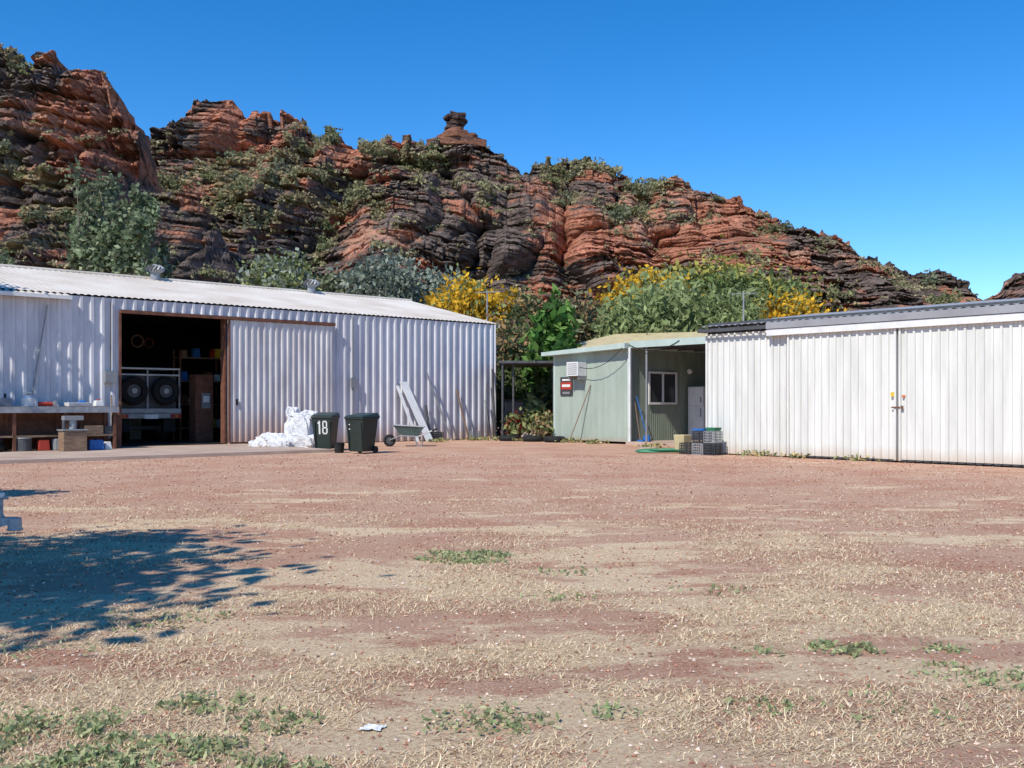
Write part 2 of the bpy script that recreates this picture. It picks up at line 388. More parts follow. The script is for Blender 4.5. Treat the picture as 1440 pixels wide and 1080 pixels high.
def grassB(X, Z, Wt): return .02+.24*gs(X, Z, -41, 18, 5, 5)+.1*gs(X, Z, -50, 30, 4, 4)+.1*gs(X, Z, -36, 8, 9, 4)-.15*gs(X, Z, -40.5, 31, 4, 6)
butS = cliff('rock_buttress', tabB, 74, 100, -85, -18, .17, 250, 300, -.04, darkB, grassB, 4.6, 9., 16.)
tabF = [(70, 14), (84, 20), (92, 22.3), (94, 23.3), (96, 25), (98, 26.4), (101, 28.2), (110, 31), (130, 34), (170, 36)]
cliff('distant_hill', tabF, 170, 195, 70, 170, .5, 90, 500, .05, lambda X, Z, Wt: .5, lambda X, Z, Wt: .1+0*X, 4.)
# balanced rock on the skyline: stacked broken slabs
V = []; Fc = []; cc = []; r_ = np.random.default_rng(8)
slabs = [(37.2, 38.3, 4.2, .5), (38.2, 38.8, 3.2, .2), (38.75, 39.2, 2.5, .1), (39.15, 39.6, 2.0, -.1), (39.5, 39.95, 1.6, -.25), (39.9, 40.35, 1.35, -.2), (40.3, 40.65, 1.2, -.1), (40.6, 41.0, 1.45, .1), (40.95, 41.3, 1.25, -.05), (41.25, 41.65, 1.75, .1), (41.6, 42.05, 1.6, -.1), (42.0, 42.25, 1.1, .35)]
for (z0, z1, r, ox) in slabs:
    n = 9; a = np.sort(np.arange(n)*2*np.pi/n+r_.normal(size=n)*.2); q = .75+.45*r_.random(n); o = len(V); tl = r_.normal()*.12
    for zz, k in ((z0, .93), (z0+.08, 1.), (z1-.08, 1.02), (z1, .92)):
        for j in range(n): V.append((-7.9+ox+r*q[j]*k*math.cos(a[j]), 140+r*q[j]*k*math.sin(a[j]), zz+tl*math.cos(a[j])+.05*r_.normal())); cc.append([.30, .14, .09] if (z0 < 39.8 and r_.random() < .6) else [.11, .075, .065])
    for i in range(3):
        for j in range(n): Fc.append((o+i*n+j, o+i*n+(j+1) % n, o+(i+1)*n+(j+1) % n, o+(i+1)*n+j))
    V.append((-7.9+ox, 140, z1)); cc.append([.1, .07, .06])
    for j in range(n): Fc.append((o+3*n+j, o+3*n+(j+1) % n, len(V)-1, len(V)-1))
Fq = [f for f in Fc if f[2] != f[3]]; Ft = [f for f in Fc if f[2] == f[3]]
V = np.array(V); cc = np.array(cc)
Fc3 = [(f[0], f[1], f[2]) for f in Fq]+[(f[0], f[2], f[3]) for f in Fq]+[f[:3] for f in Ft]
fmesh('balanced_rock', V, Fc3, M['rock'], cc)

# shrubs on the hill
SP = np.array([[.17, .19, .09], [.21, .22, .10], [.26, .25, .13], [.18, .20, .12], [.29, .27, .14]])
ST = np.array([[.35, .31, .17], [.40, .35, .21], [.29, .27, .15], [.34, .30, .18]])
def shrubs(name, surf, n, seed, rmin, rmax, thr, per, lsz, xr, pal):
    r_ = np.random.default_rng(seed); Xo, Y, Z, Wt, g_ = surf
    Cs = []; cs = []; cnt = 0; tries = 0
    while cnt < n and tries < 90000:
        tries += 1
        i = r_.integers(5, Z.shape[0]); j = r_.integers(0, Z.shape[1])
        if not (xr[0] < Xo[i, j] < xr[1]): continue
        if g_[i, j] < thr+r_.normal()*.05: continue
        r = rmin+(rmax-rmin)*r_.random()**2.2
        m_ = int(per*(r/rmax)**1.2)+14
        d = r_.normal(size=(m_, 3)); d /= np.linalg.norm(d, axis=1)[:, None]; d *= (r_.random((m_, 1))**.4)
        d[:, 2] = np.abs(d[:, 2])*.8
        d *= 1+.5*np.sin(d[:, :1]*5+cnt)
        p = np.array([Xo[i, j], Y[i, j]-.25, Z[i, j]-.1])+d*r*np.array([1.15, 1, .9])
        Cs.append(p); base = pal[r_.integers(0, len(pal))]*(.8+.4*r_.random())
        cs.append(base*(.7+.6*r_.random((m_, 1)))); cnt += 1
    C = np.concatenate(Cs); c = np.concatenate(cs)
    V, F, CC = leafgeo(C, lsz*(.6+.8*r_.random(len(C))), c, 1.7)
    fmesh(name, V, F, M['leaf'], CC)
shrubs('hillside_shrubs', mainS, 250, 3, .4, 2.1, .79, 240, .28, (-75, 80), SP)
shrubs('spinifex_grass', mainS, 2600, 4, .2, .65, .68, 26, .2, (-75, 80), ST)
shrubs('spinifex_grass', mainS, 800, 14, .2, .5, .52, 20, .2, (-75, 80), ST)
shrubs('buttress_shrubs', butS, 90, 5, .3, 1.2, .68, 150, .22, (-60, -22), SP)
shrubs('spinifex_grass', butS, 600, 6, .2, .5, .60, 22, .17, (-60, -22), ST)

# ------------------------------------------------------------------ trees
def tree(name, x, y, h, rx, rz, nleaf, pal, lsz=.2, nclump=26, trunk_r=.14, crown_z=None, top=None, topfrac=0, seed=1, spread=.34, elong=1.7, z0=0, ry=None, droop=0):
    r_ = np.random.default_rng(seed); ry = ry or rx
    cz = crown_z if crown_z else h-rz
    e = empty(name, (x, y, z0))
    cl = r_.normal(size=(nclump, 3)); cl /= np.linalg.norm(cl, axis=1)[:, None]; cl *= (.45+.5*r_.random((nclump, 1)))
    cl[:, 2] = np.where(cl[:, 2] < -.5, -cl[:, 2]*.5, cl[:, 2])
    cp = np.array([x, y, z0+cz])+cl*np.array([rx, ry, rz])
    tb = MB(); lean = r_.normal(size=2)*.15*rx
    p = Vector((x, y, z0-.1)); fork = Vector((x+lean[0], y+lean[1], z0+max(.6, (cz-rz)*.9)))
    mid = (p+fork)/2+Vector((r_.normal()*.08, r_.normal()*.08, 0))
    tb.cyl(p, mid, trunk_r*1.2, M['bark'], trunk_r); tb.cyl(mid, fork, trunk_r, M['bark'], trunk_r*.85)
    limbs = []
    for k in range(5):
        a = 2*math.pi*k/5+r_.random(); q = Vector((fork.x+math.cos(a)*rx*.4, fork.y+math.sin(a)*ry*.4, z0+cz+rz*(.1*r_.normal())))
        m1 = (fork+q)/2+Vector((r_.normal()*.1, r_.normal()*.1, .15))
        tb.cyl(fork, m1, trunk_r*.6, M['bark'], trunk_r*.45, n=7); tb.cyl(m1, q, trunk_r*.45, M['bark'], trunk_r*.28, n=7); limbs.append(q)
    for c in cp:
        c = Vector(c); q = min(limbs, key=lambda l: (l-c).length)
        tb.cyl(q, c, trunk_r*.22, M['bark'], trunk_r*.06, n=5)
    tb.build('trunk_and_limbs', e, smooth=True)
    k = r_.integers(0, nclump, nleaf)
    cs_ = (.6+.7*r_.random(nclump))[k][:, None]
    off = r_.normal(size=(nleaf, 3))*np.array([rx, ry, rz*.85])*spread*cs_*.75
    C = cp[k]+off; C[:, 2] = np.maximum(C[:, 2], z0+.15)
    pal = np.array(pal); cc = (.75+.5*r_.random(nclump))[k][:, None]
    col = pal[r_.integers(0, len(pal), nleaf)]*(.7+.6*r_.random((nleaf, 1)))*cc*1.25
    if top is not None:
        rel = (C[:, 2]-(z0+cz))/rz+.6*(r_.random(nclump)[k]-.5)
        sel = (rel > 1-2*topfrac) & (r_.random(nleaf) < .8)
        col[sel] = np.array(top)*(.7+.5*r_.random((sel.sum(), 1)))
    V, F, CC = leafgeo(C, lsz*(.6+.8*r_.random(nleaf)), col, elong, droop)
    fmesh('foliage', V, F, M['leaf'], CC, e)
GR = [(.09, .12, .05), (.12, .15, .055), (.065, .09, .04)]
GY = [(.14, .16, .09), (.18, .20, .12), (.12, .14, .08)]
LG = [(.18, .21, .08), (.15, .18, .07), (.22, .24, .10)]
GREY = [(.20, .23, .18), (.25, .28, .22), (.15, .18, .14)]
YEL = (.66, .40, .03)
BR = [(.27, .18, .10), (.21, .17, .09), (.32, .20, .09)]
tree('yellow_flowering_tree', -2.3, 50, 7.7, 2.1, 2.0, 8500, LG, .17, 30, top=YEL, topfrac=.75, seed=1)
tree('yellow_flowering_tree', -.3, 51, 6.9, 1.2, 1.8, 4500, BR+LG, .16, 20, top=YEL, topfrac=.45, seed=2)
tree('brown_leafed_tree', 1.0, 48, 6.4, 1.4, 2.4, 5000, BR+GR, .15, 24, seed=3)
tree('dark_leafed_tree', -.3, 45, 4.8, 1.4, 2.2, 5000, GR+BR, .15, 22, seed=33)
tree('broadleaf_tree', 1.55, 42, 5.4, .95, 2.1, 2900, [(.07, .16, .03), (.12, .21, .05), (.04, .09, .02)], .24, 24, seed=4, trunk_r=.09, elong=2.2)
tree('spreading_tree', 11.3, 54, 8.9, 3.9, 2.6, 16000, [(.14, .18, .06), (.11, .15, .05), (.18, .21, .08)], .19, 46, seed=5, trunk_r=.2, top=(.40, .36, .08), topfrac=.2)
tree('yellow_flowering_tree', 7.0, 53, 8.4, 2.3, 2.0, 8000, LG, .18, 30, seed=6, top=YEL, topfrac=.48)
tree('yellow_flowering_tree', 14.0, 50, 7.1, 1.7, 1.6, 5500, LG, .17, 24, seed=7, top=YEL, topfrac=.75)
WP_ = [(.19, .23, .10), (.23, .27, .12), (.15, .19, .07)]
tree('weeping_tree', 6.6, 47, 6.7, 2.5, 2.4, 12000, WP_, .14, 34, seed=8, droop=.8, elong=2.6)
tree('weeping_tree', 9.8, 46.5, 6.5, 2.0, 2.2, 9000, WP_, .14, 28, seed=18, droop=.8, elong=2.6)
tree('small_tree', 3.4, 52, 6.5, 1.8, 2.4, 7000, GY+BR, .17, 26, seed=9)
tree('grey_leafed_tree', -7.6, 60, 10.4, 2.3, 2.6, 8500, GREY, .20, 30, seed=10)
tree('grey_leafed_tree', -4.6, 61, 9.4, 2.0, 2.4, 7000, GREY, .20, 28, seed=12)
tree('grey_leafed_tree', -14.2, 60, 10.2, 2.0, 2.5, 7000, GREY+LG, .20, 26, seed=13)
tree('small_tree', -11.2, 60, 8.8, 1.2, 1.9, 3500, GY, .2, 18, seed=14)
tree('small_tree', -17.6, 62, 8.6, 1.6, 1.9, 3500, GR, .2, 18, seed=15)
EU = [(.15, .19, .11), (.11, .15, .08), (.21, .25, .15)]
tree('eucalyptus_tree', -27.6, 66, 17.6, 2.7, 5.6, 5200, EU, .21, 56, seed=16, trunk_r=.22, spread=.15)
tree('eucalyptus_tree', -24.2, 65, 15.6, 2.0, 4.8, 4200, EU, .21, 44, seed=17, trunk_r=.18, spread=.15)
tree('eucalyptus_tree', -34.0, 66, 11.5, 2.2, 3, 2600, EU, .21, 26, seed=19, trunk_r=.17, spread=.24)
# shade trees just outside the left of the yard
tree('shade_tree', -7.5, 3.1, 6.6, 2.6, 1.6, 10000, GR, .14, 40, seed=21, trunk_r=.16, spread=.24)
tree('shade_tree', -10.9, 10.4, 6.0, 1.4, 1.0, 2600, GR, .15, 20, seed=23, trunk_r=.12, spread=.24)
tree('shade_tree', -18.2, 23.0, 9.8, 2.6, 1.8, 3000, EU, .2, 22, seed=22, trunk_r=.16, spread=.2)
# belt of distant trees at foot of the hill
r_ = np.random.default_rng(77); Cs = []; cs = []
for k in range(150):
    x = -60+130*r_.random(); y = 66+12*r_.random(); hh = 3.0+3.6*r_.random()
    m_ = 260; d = r_.normal(size=(m_, 3))*np.array([1.3, 1.2, 1.2])*.6
    Cs.append(np.array([x, y, hh*.55])+d*np.array([1, 1, hh*.32])); base = np.array((GR+GY+LG+GREY)[r_.integers(0, 12)])
    cs.append(base*(.75+.8*r_.random((m_, 1))))
C = np.concatenate(Cs); C[:, 2] = np.maximum(C[:, 2], .1)
V, F, CC = leafgeo(C, .32*(.6+.8*r_.random(len(C))), np.concatenate(cs), 1.6); fmesh('distant_tree_line', V, F, M['leaf'], CC)
# garden plants in the gap
def plant(name, x, y, h, r, n, pal, sz, seed):
    q = np.random.default_rng(seed); d = q.normal(size=(n, 3))*.42
    C = np.array([x, y, h*.5])+d*np.array([r, r, h*.55]); C[:, 2] = np.clip(C[:, 2], .03, None)
    col = np.array(pal)[q.integers(0, len(pal), n)]*(.8+.9*q.random((n, 1)))
    V, F, CC = leafgeo(C, sz*(.6+.8*q.random(n)), col, 2.2); fmesh(name, V, F, M['leaf'], CC)
plant('garden_shrub', .9, 38.5, 1.5, .55, 700, LG, .13, 1)
plant('garden_shrub', 1.3, 40.5, 2.2, .8, 900, GR, .15, 2)
plant('garden_shrub', .1, 37.0, 1.0, .4, 400, LG+[(.30, .04, .03)], .11, 3)
plant('garden_shrub', 1.2, 36.2, 1.0, .5, 500, LG+BR, .1, 4)
plant('garden_shrub', -.1, 42.5, 3.0, 1.1, 1400, GR, .16, 6)
plant('garden_shrub', 1.9, 43.5, 3.0, 1.2, 1400, GR, .16, 7)
for i, (x, y) in enumerate([(-1.4, 36.9), (-.7, 36.9), (.5, 36.0), (2.0, 34.6), (2.8, 33.6), (6.3, 25.55), (8.2, 23.4), (-2.6, 35.2), (4.3, 30.6), (7.1, 24.6)]):
    plant('weed_tuft', x, y, .14, .5, 90, LG+[(.4, .32, .16)]*2, .06, 50+i)

# ------------------------------------------------------------------ left shed
e = empty('corrugated_shed', L(9, 5, 0))
H = 4.42; Wd = 11.54; T1 = 27
q = MB()
q.corr(L, 0, 11.11, 0, .02, H, .30, .045, M['wallL']); q.corr(L, 14.44, T1, 0, .02, H, .30, .045, M['wallL'])
q.corr(L, 11.11, 14.44, 0, 4.02, H, .30, .045, M['wallL'])
q.add([L(0, 0, 0), L(0, Wd, 0), L(0, Wd, H), L(0, Wd/2, 5.78), L(0, 0, H)], [(0, 1, 2, 3, 4)], M['wallL'])
q.add([L(T1, 0, 0), L(T1, Wd, 0), L(T1, Wd, H), L(T1, Wd/2, 5.78), L(T1, 0, H)], [(0, 1, 2, 3, 4)], M['wallL'])
q.add([L(0, Wd, 0), L(T1, Wd, 0), L(T1, Wd, H), L(0, Wd, H)], [(0, 1, 2, 3)], M['wallL'])
q.build('walls', e)
q = MB(); q.roof(L, -.12, T1+.1, -.06, H+.03, Wd/2, 5.80, .19, .03, M['roofL']); q.roof(L, -.12, T1+.1, Wd+.1, H+.03, Wd/2, 5.80, .19, .03, M['roofL'])
q.roof(L, 15.9, T1+.1, -.30, H-.075, -.05, H+.005, .19, .03, M['roofL'])
q.box(L, 15.9, T1+.1, -.32, -.305, H-.15, H-.05, M['white'])
q.cyl(L(-.14, Wd/2, 5.83), L(T1+.1, Wd/2, 5.83), .06, M['roofL'], n=8)
q.box(L, -.145, -.125, -.08, Wd/2, H-.1, H-.0, M['roofL'])
q.build('roof', e)
q = MB(); q.corr(L, 7.43, 11.11, -.13, .14, 3.98, .21, .03, M['doorL'])
q.box(L, 7.41, 7.45, -.155, -.09, .12, 3.99, M['doorL']); q.box(L, 11.09, 11.13, -.17, -.09, .12, 3.99, M['rust']); q.box(L, 7.45, 11.09, -.12, -.09, .10, .2, M['rust'])
q.box(L, 10.85, 10.9, -.2, -.15, 1.3, 1.5, M['black'])
q.build('sliding_door', e)
q = MB(); q.box(L, 7.3, 14.5, -.2, -.05, 3.99, 4.09, M['rust']); q.box(L, 14.44, 14.5, -.06, .06, .1, 4.0, M['rust'])
q.build('door_rail', e)
q = MB(); q.box(L, 11.13, 11.2, .02, .3, .1, 4.0, M['rust']); q.build('door_jamb', e)
q = MB()  # added near-black sheets and floor, the indoor shade put into their colour
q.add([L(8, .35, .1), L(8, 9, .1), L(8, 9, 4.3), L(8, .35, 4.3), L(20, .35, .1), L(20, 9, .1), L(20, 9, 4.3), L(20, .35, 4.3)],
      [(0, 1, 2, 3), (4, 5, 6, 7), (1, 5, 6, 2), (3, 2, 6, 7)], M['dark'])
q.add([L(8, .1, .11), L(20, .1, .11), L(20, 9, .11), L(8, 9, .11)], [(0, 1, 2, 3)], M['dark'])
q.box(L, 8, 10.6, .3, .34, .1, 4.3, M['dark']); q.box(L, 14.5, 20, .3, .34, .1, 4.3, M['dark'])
q.build('shade_lining', e)
q = MB(); q.box(L, 10.85, 11.45, 1.6, 2.1, .12, 2.3, M['rust']); q.box(L, 10.95, 11.25, 1.57, 1.598, 1.2, 1.7, M['grey'])
q.box(L, 11.0, 11.2, 1.555, 1.568, 1.4, 1.6, M['white']); q.build('storage_cabinet', None)
q = MB(); q.box(L, 11.9, 12.3, 5.0, 5.5, .12, 1.5, M['grey']); q.build('filing_cabinet', None, .02)
# cluttered shelving along the inner right side
q = MB()
for z in (.5, 1.3, 2.1, 2.9): q.box(L, 9.7, 11.3, 3.2, 3.8, z, z+.04, M['wood'])
for t in (9.7, 11.24):
    for v in (3.2, 3.74): q.box(L, t, t+.06, v, v+.06, .12, 3.2, M['rust'])
mm = ['red', 'grey', 'white', 'blue', 'wood', 'yellow', 'rust']
for i in range(22):
    z = (.54, 1.34, 2.14, 2.94)[i % 4]; t = 9.8+1.3*random.random(); s_ = .1+.12*random.random()
    q.frus(lambda a, b, z: L(a, b, z), t, 3.4+.1*random.random(), z+.001, s_*1.2, s_, z+s_*1.5, s_, s_*.9, M[mm[i % 7]])
q.build('storage_shelving', None)
q = MB(); q.torus(L(12.2, 4.6, 3.5), Vector(L(0, 1, 0))-Vector(L(0, 0, 0)), .2, .03, M['wood']); q.torus(L(11.8, 4.6, 3.45), Vector(L(0, 1, 0))-Vector(L(0, 0, 0)), .15, .025, M['rust']); q.build('hanging_cable_coils')
q = MB(); q.cyl(L(6.55, -.08, .1), L(6.55, -.08, H-.05), .035, M['grey']); q.box(L, 6.45, 6.65, -.16, -.05, 1.9, 2.25, M['grey']); q.cyl(L(.1, -.09, .1), L(.1, -.09, H), .035, M['wallL']); q.build('downpipe', e)
q = MB(); q.box(L, 14.62, 14.95, -.2, -.05, 1.95, 2.3, M['grey']); q.cyl(L(14.75, -.07, 2.3), L(14.75, -.07, 4.3), .015, M['black'], n=6)
q.cyl(L(16.9, -.09, 1.6), L(16.5, -.09, 4.1), .02, M['grey'], n=6); q.build('meter_box', e)
for t in (11.2, 4.9):
    q = MB(); v = Wd/2-.2; z = 5.8
    q.cyl(L(t, v, z-.1), L(t, v, z+.2), .16, M['steel'], n=16)
    for k in range(14):
        a0 = k*2*math.pi/14; c = Vector(L(t, v, z+.2))
        pts = []
        for j in range(6):
            th = math.pi*j/5; rr = .16+.13*math.sin(th); pts.append(c+Vector((rr*math.cos(a0+th*.25), rr*math.sin(a0+th*.25), .28*j/5)))
        for p0, p1 in zip(pts[:-1], pts[1:]):
            d = Vector((math.cos(a0+1.2), math.sin(a0+1.2), 0))*.06
            q.add([p0-d, p0+d, p1+d, p1-d], [(0, 1, 2, 3)], M['lsteel'])
    q.cyl(L(t, v, z+.47), L(t, v, z+.52), .16, M['lsteel'], .05, n=16)
    q.build('roof_vent', e)
q = MB(); q.box(L, 10.6, 27, -5.5, -.001, -.1, .085, M['conc']); q.build('concrete_slab')

# ------------------------------------------------------------------ parked truck inside shed
e = empty('parked_truck', L(12.75, 4, .11)); TW = M['truckw']
q = MB(); a0, a1 = 11.72, 13.82
q.box(L, a0, a1, 2.1, 6.3, 1.05, 1.2, TW); q.box(L, a0, a1, 2.08, 2.2, .88, 1.04, TW)
q.box(L, a0+.05, a1-.05, 2.35, 5.6, 1.2, 2.3, M['dsteel'])
q.box(L, a0+.2, a1-.2, 6.35, 8.3, .7, 2.2, TW); q.box(L, a0+.1, a1-.1, 6.3, 8.6, .6, 1.2, TW)
q.build('body', e, .02)
q = MB()
for z in (2.28, 2.48): q.cyl(L(a0, 2.25, z), L(a1, 2.25, z), .03, M['white'])
for a in (a0, a1, (a0+a1)/2): q.cyl(L(a, 2.25, 1.2), L(a, 2.25, 2.48), .03, TW)
for a in (a0, a1): q.cyl(L(a, 2.25, 2.48), L(a, 5.6, 2.48), .03, M['white'])
q.build('rack', e)
q = MB(); ax = Vector(L(0, 1, 0))-Vector(L(0, 0, 0))
for a in (12.25, 13.28):
    c = Vector(L(a, 2.08, 1.76)); q.torus(c, ax, .33, .135, M['black']); q.cyl(c-ax*.05, c+ax*.12, .21, M['dsteel'], n=20); q.cyl(c-ax*.09, c-ax*.05, .09, M['steel'], n=12)
q.build('spare_wheels', e, smooth=False)
q = MB(); bx = Vector(L(1, 0, 0))-Vector(L(0, 0, 0))
for b_ in (3.2, 7.6):
    for a in (a0+.2, a1-.2):
        c = Vector(L(a, b_, .56)); q.torus(c, bx, .31, .14, M['black']); q.cyl(c-bx*.08, c+bx*.08, .2, M['steel'], n=16)
q.cyl(L(a0+.2, 3.2, .56), L(a1-.2, 3.2, .56), .07, M['dsteel']); q.build('wheels', e)
q = MB()
for a in (a0+.02, a1-.37): q.box(L, a, a+.35, 2.03, 2.075, .9, 1.02, M['lampred']); q.box(L, a+.12, a+.2, 2.02, 2.03, .91, 1.01, M['orange'])
q.box(L, 12.5, 12.95, 2.04, 2.07, .87, 1.0, M['white']); q.build('lamps_and_plate', e)
q = MB(); q.box(L, a0+.1, a0+.5, 2.3, 2.32, .45, .85, M['black']); q.box(L, a1-.5, a1-.1, 2.3, 2.32, .45, .85, M['black']); q.build('mudflaps', e)

# ------------------------------------------------------------------ right shed
e = empty('sliding_door_shed', R(6, 5, 0)); HR = 3.4; SR = 14
RP = [(0, 0), (.58, 0), (.62, 1), (.86, 1), (.90, 0)]
q = MB(); q.corr(R, 0, SR, 0, .03, 3.2, .19, .042, M['wallR'], prof=RP)
q.add([R(0, 0, 0), R(0, 10, 0), R(0, 10, HR), R(0, 5, 4.02), R(0, 0, HR)], [(0, 1, 2, 3, 4)], M['wallR'])
q.add([R(SR, 0, 0), R(SR, 10, 0), R(SR, 10, HR), R(SR, 5, 4.02), R(SR, 0, HR)], [(0, 1, 2, 3, 4)], M['wallR'])
q.add([R(0, 10, 0), R(SR, 10, 0), R(SR, 10, HR), R(0, 10, HR)], [(0, 1, 2, 3)], M['wallR'])
q.add([R(0, .05, 3.1), R(SR, .05, 3.1), R(SR, .05, 3.5), R(0, .05, 3.5)], [(0, 1, 2, 3)], M['dsteel'])  # dark sheet paints the shade in the open gap behind the rafters
q.box(R, -.03, .03, -.05, .05, 0, 3.2, M['wallR'])
q.build('walls', e)
q = MB(); q.roof(R, -.15, SR+.1, -.22, 3.38, 5, 4.03, .2, .03, M['roofR']); q.roof(R, -.15, SR+.1, 10.2, 3.38, 5, 4.03, .2, .03, M['roofR'])
q.build('roof', e)
q = MB()
for k in range(24):
    s_ = -.1+k*.6
    q.box(R, s_, s_+.05, -.2, .05, 3.24, 3.37, M['dsteel'])
q.box(R, -.15, 2.0, -.24, -.2, 3.24, 3.33, M['dsteel']); q.build('rafters', e)
q = MB(); q.box(R, 2.0, SR, -.26, -.2, 3.22, 3.385, M['roofR']); q.box(R, 2.0, SR, -.235, .0, 3.05, 3.21, M['white']); q.build('door_rail', e, .004)
def rdoor(s0, s1):
    q = MB(); q.corr(R, s0, s1, -.12, .07, 3.06, .19, .038, M['wallR'], prof=RP)
    q.box(R, s0-.02, s0+.03, -.175, -.08, .05, 3.06, M['wallR']); q.box(R, s1-.03, s1+.02, -.175, -.08, .05, 3.06, M['wallR'])
    q.box(R, s0+.03, s1-.03, -.11, -.08, .03, .12, M['dsteel']); q.build('sliding_door', e)  # dark bottom strip paints the shaded gap under the door
rdoor(2.58, 5.38); rdoor(5.48, 8.9); rdoor(9.0, 12.4)
q = MB(); q.box(R, 5.28, 5.36, -.19, -.178, 1.5, 1.6, M['yellow']); q.box(R, 5.3, 5.5, -.2, -.178, 1.24, 1.27, M['rust']); q.box(R, 5.52, 5.58, -.2, -.178, 1.22, 1.29, M['rust'])
q.box(R, 5.55, 5.62, -.185, -.165, 1.48, 1.53, M['orange']); q.build('door_latch', e)

# ------------------------------------------------------------------ green building
e = empty('green_shed', G(1.8, 2, 0))
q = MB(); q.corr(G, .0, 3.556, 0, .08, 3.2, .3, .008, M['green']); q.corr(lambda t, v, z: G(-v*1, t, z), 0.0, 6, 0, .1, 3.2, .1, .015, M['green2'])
q.add([G(3.556, 0, 0), G(3.556, 6, 0), G(3.556, 6, 3.2), G(3.556, 0, 3.2)], [(0, 1, 2, 3)], M['green'])
q.add([G(0, 6, 0), G(3.556, 6, 0), G(3.556, 6, 3.2), G(0, 6, 3.2)], [(0, 1, 2, 3)], M['green'])
q.box(G, -.07, .05, -.05, .06, 0, 3.2, M['fascia']); q.box(G, 3.5, 3.6, -.02, .05, 0, 3.2, M['fascia'])
q.build('walls', e)
q = MB(); q.hexa([G(-.1, -.35, 3.18), G(3.9, -.35, 3.06), G(3.9, 6.2, 3.06), G(-.1, 6.2, 3.18), G(-.1, -.35, 3.36), G(3.9, -.35, 3.20), G(3.9, 6.2, 3.20), G(-.1, 6.2, 3.36)], M['fascia'])
q.build('roof', e, .01)
q = MB(); q.box(G, -5.6, -.102, -.1, 0, 3.2, 3.42, M['fascia']); q.box(G, -5.6, -.102, .002, 6, 3.36, 3.40, M['roofR'])
for k in range(6): q.box(G, -5.6, -.105, .6+k*.9, .66+k*.9, 3.2, 3.355, M['dsteel'])
q.build('porch_roof', e)
q = MB(); q.cyl(G(-.75, .0, .05), G(-.75, .0, 3.2), .035, M['grey']); q.cyl(G(-.12, -.12, .1), G(-.12, -.12, 3.2), .04, M['white'])
q.box(G, -5.6, -.05, 4.3, 4.36, .0, 3.36, M['dsteel']); q.box(G, -5.4, -.02, -.2, 4.3, -.05, .1, M['conc']); q.build('porch', e)  # back wall coloured dark to paint the shade deep in the porch
q = MB()
sd = lambda b0, b1, z0, z1, o0, o1, m: q.box(G, -o1, -o0, b0, b1, z0, z1, m)
sd(.95, 2.40, 1.38, 2.40, .02, .035, M['glass'])
for b0, b1, z0, z1 in ((.92, 2.43, 2.38, 2.45), (.92, 2.43, 1.33, 1.40), (.92, .99, 1.4, 2.38), (2.36, 2.43, 1.4, 2.38), (1.64, 1.71, 1.4, 2.38)): sd(b0, b1, z0, z1, .036, .07, M['white'])
q.build('window', e)
q = MB(); q.blob(G(-.12, 3.05, 2.5), .1, .1, .1, M['white'], amp=0); q.build('porch_lamp', e, smooth=True)
q = MB(); q.box(G, 1.95, 2.5, -.45, -.02, 2.32, 2.8, M['white'])
for k in range(6): q.box(G, 2.0, 2.45, -.456, -.451, 2.37+k*.07, 2.40+k*.07, M['grey'])
q.box(G, 1.97, 2.0, -.4, -.03, 2.2, 2.32, M['steel']); q.box(G, 2.45, 2.48, -.4, -.03, 2.2, 2.32, M['steel']); q.build('air_conditioner', e, .01)
q = MB(); q.box(G, 2.62, 3.22, -.05, -.022, 1.65, 2.3, M['signb']); q.box(G, 2.66, 3.18, -.056, -.051, 1.86, 2.12, M['red']); q.box(G, 2.72, 3.12, -.062, -.057, 1.95, 2.04, M['white'])
q.box(G, 2.72, 3.12, -.056, -.051, 2.17, 2.23, M['white']); q.box(G, 2.75, 3.1, -.056, -.051, 1.7, 1.78, M['grey']); q.build('wall_sign')
q = MB(); q.cyl(G(2.3, -.55, .0), G(1.75, -.03, 2.0), .02, M['wood'], n=6); q.build('leaning_pole')
q = MB(); q.box(G, -.78, -.12, 2.95, 3.6, .14, 1.95, M['white']); q.box(G, -.8, -.781, 2.96, 3.59, .14, 1.3, M['white']); q.box(G, -.76, -.14, 2.93, 2.948, .2, 1.28, M['white']); q.box(G, -.76, -.14, 2.93, 2.948, 1.32, 1.93, M['white'])
q.box(G, -.72, -.69, 2.89, 2.93, .9, 1.2, M['grey']); q.box(G, -.72, -.69, 2.89, 2.93, 1.4, 1.6, M['grey']); q.build('refrigerator', None, .01)
q = MB(); q.cyl(G(-.5, .3, .3), G(-.12, .22, 1.6), .02, M['blue'], n=8); q.frus(lambda a, b, z: G(a, b, z), -.5, .3, .12, .3, .1, .32, .2, .05, M['blue']); q.build('broom')
q = MB(); q.cyl(G(-.35, .15, .12), G(-.14, .12, 1.4), .014, M['wood'], n=8); q.box(G, -.5, -.25, .1, .2, .1, .16, M['blue']); q.build('mop')

# house behind
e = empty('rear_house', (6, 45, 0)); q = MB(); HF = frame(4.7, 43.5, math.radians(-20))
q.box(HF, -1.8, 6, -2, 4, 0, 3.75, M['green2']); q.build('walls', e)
q = MB()
q.add([HF(-2.2, -2.3, 3.72), HF(6.4, -2.3, 3.72), HF(6.4, 1, 4.5), HF(-.4, 1, 4.5), HF(-2.2, 4.3, 3.72), HF(6.4, 4.3, 3.72)], [(0, 1, 2, 3), (0, 3, 4), (3, 2, 5, 4)], M['tan'])
q.box(HF, -2.25, 6.4, -2.36, -2.3, 3.6, 3.74, M['tan']); q.build('roof', e)
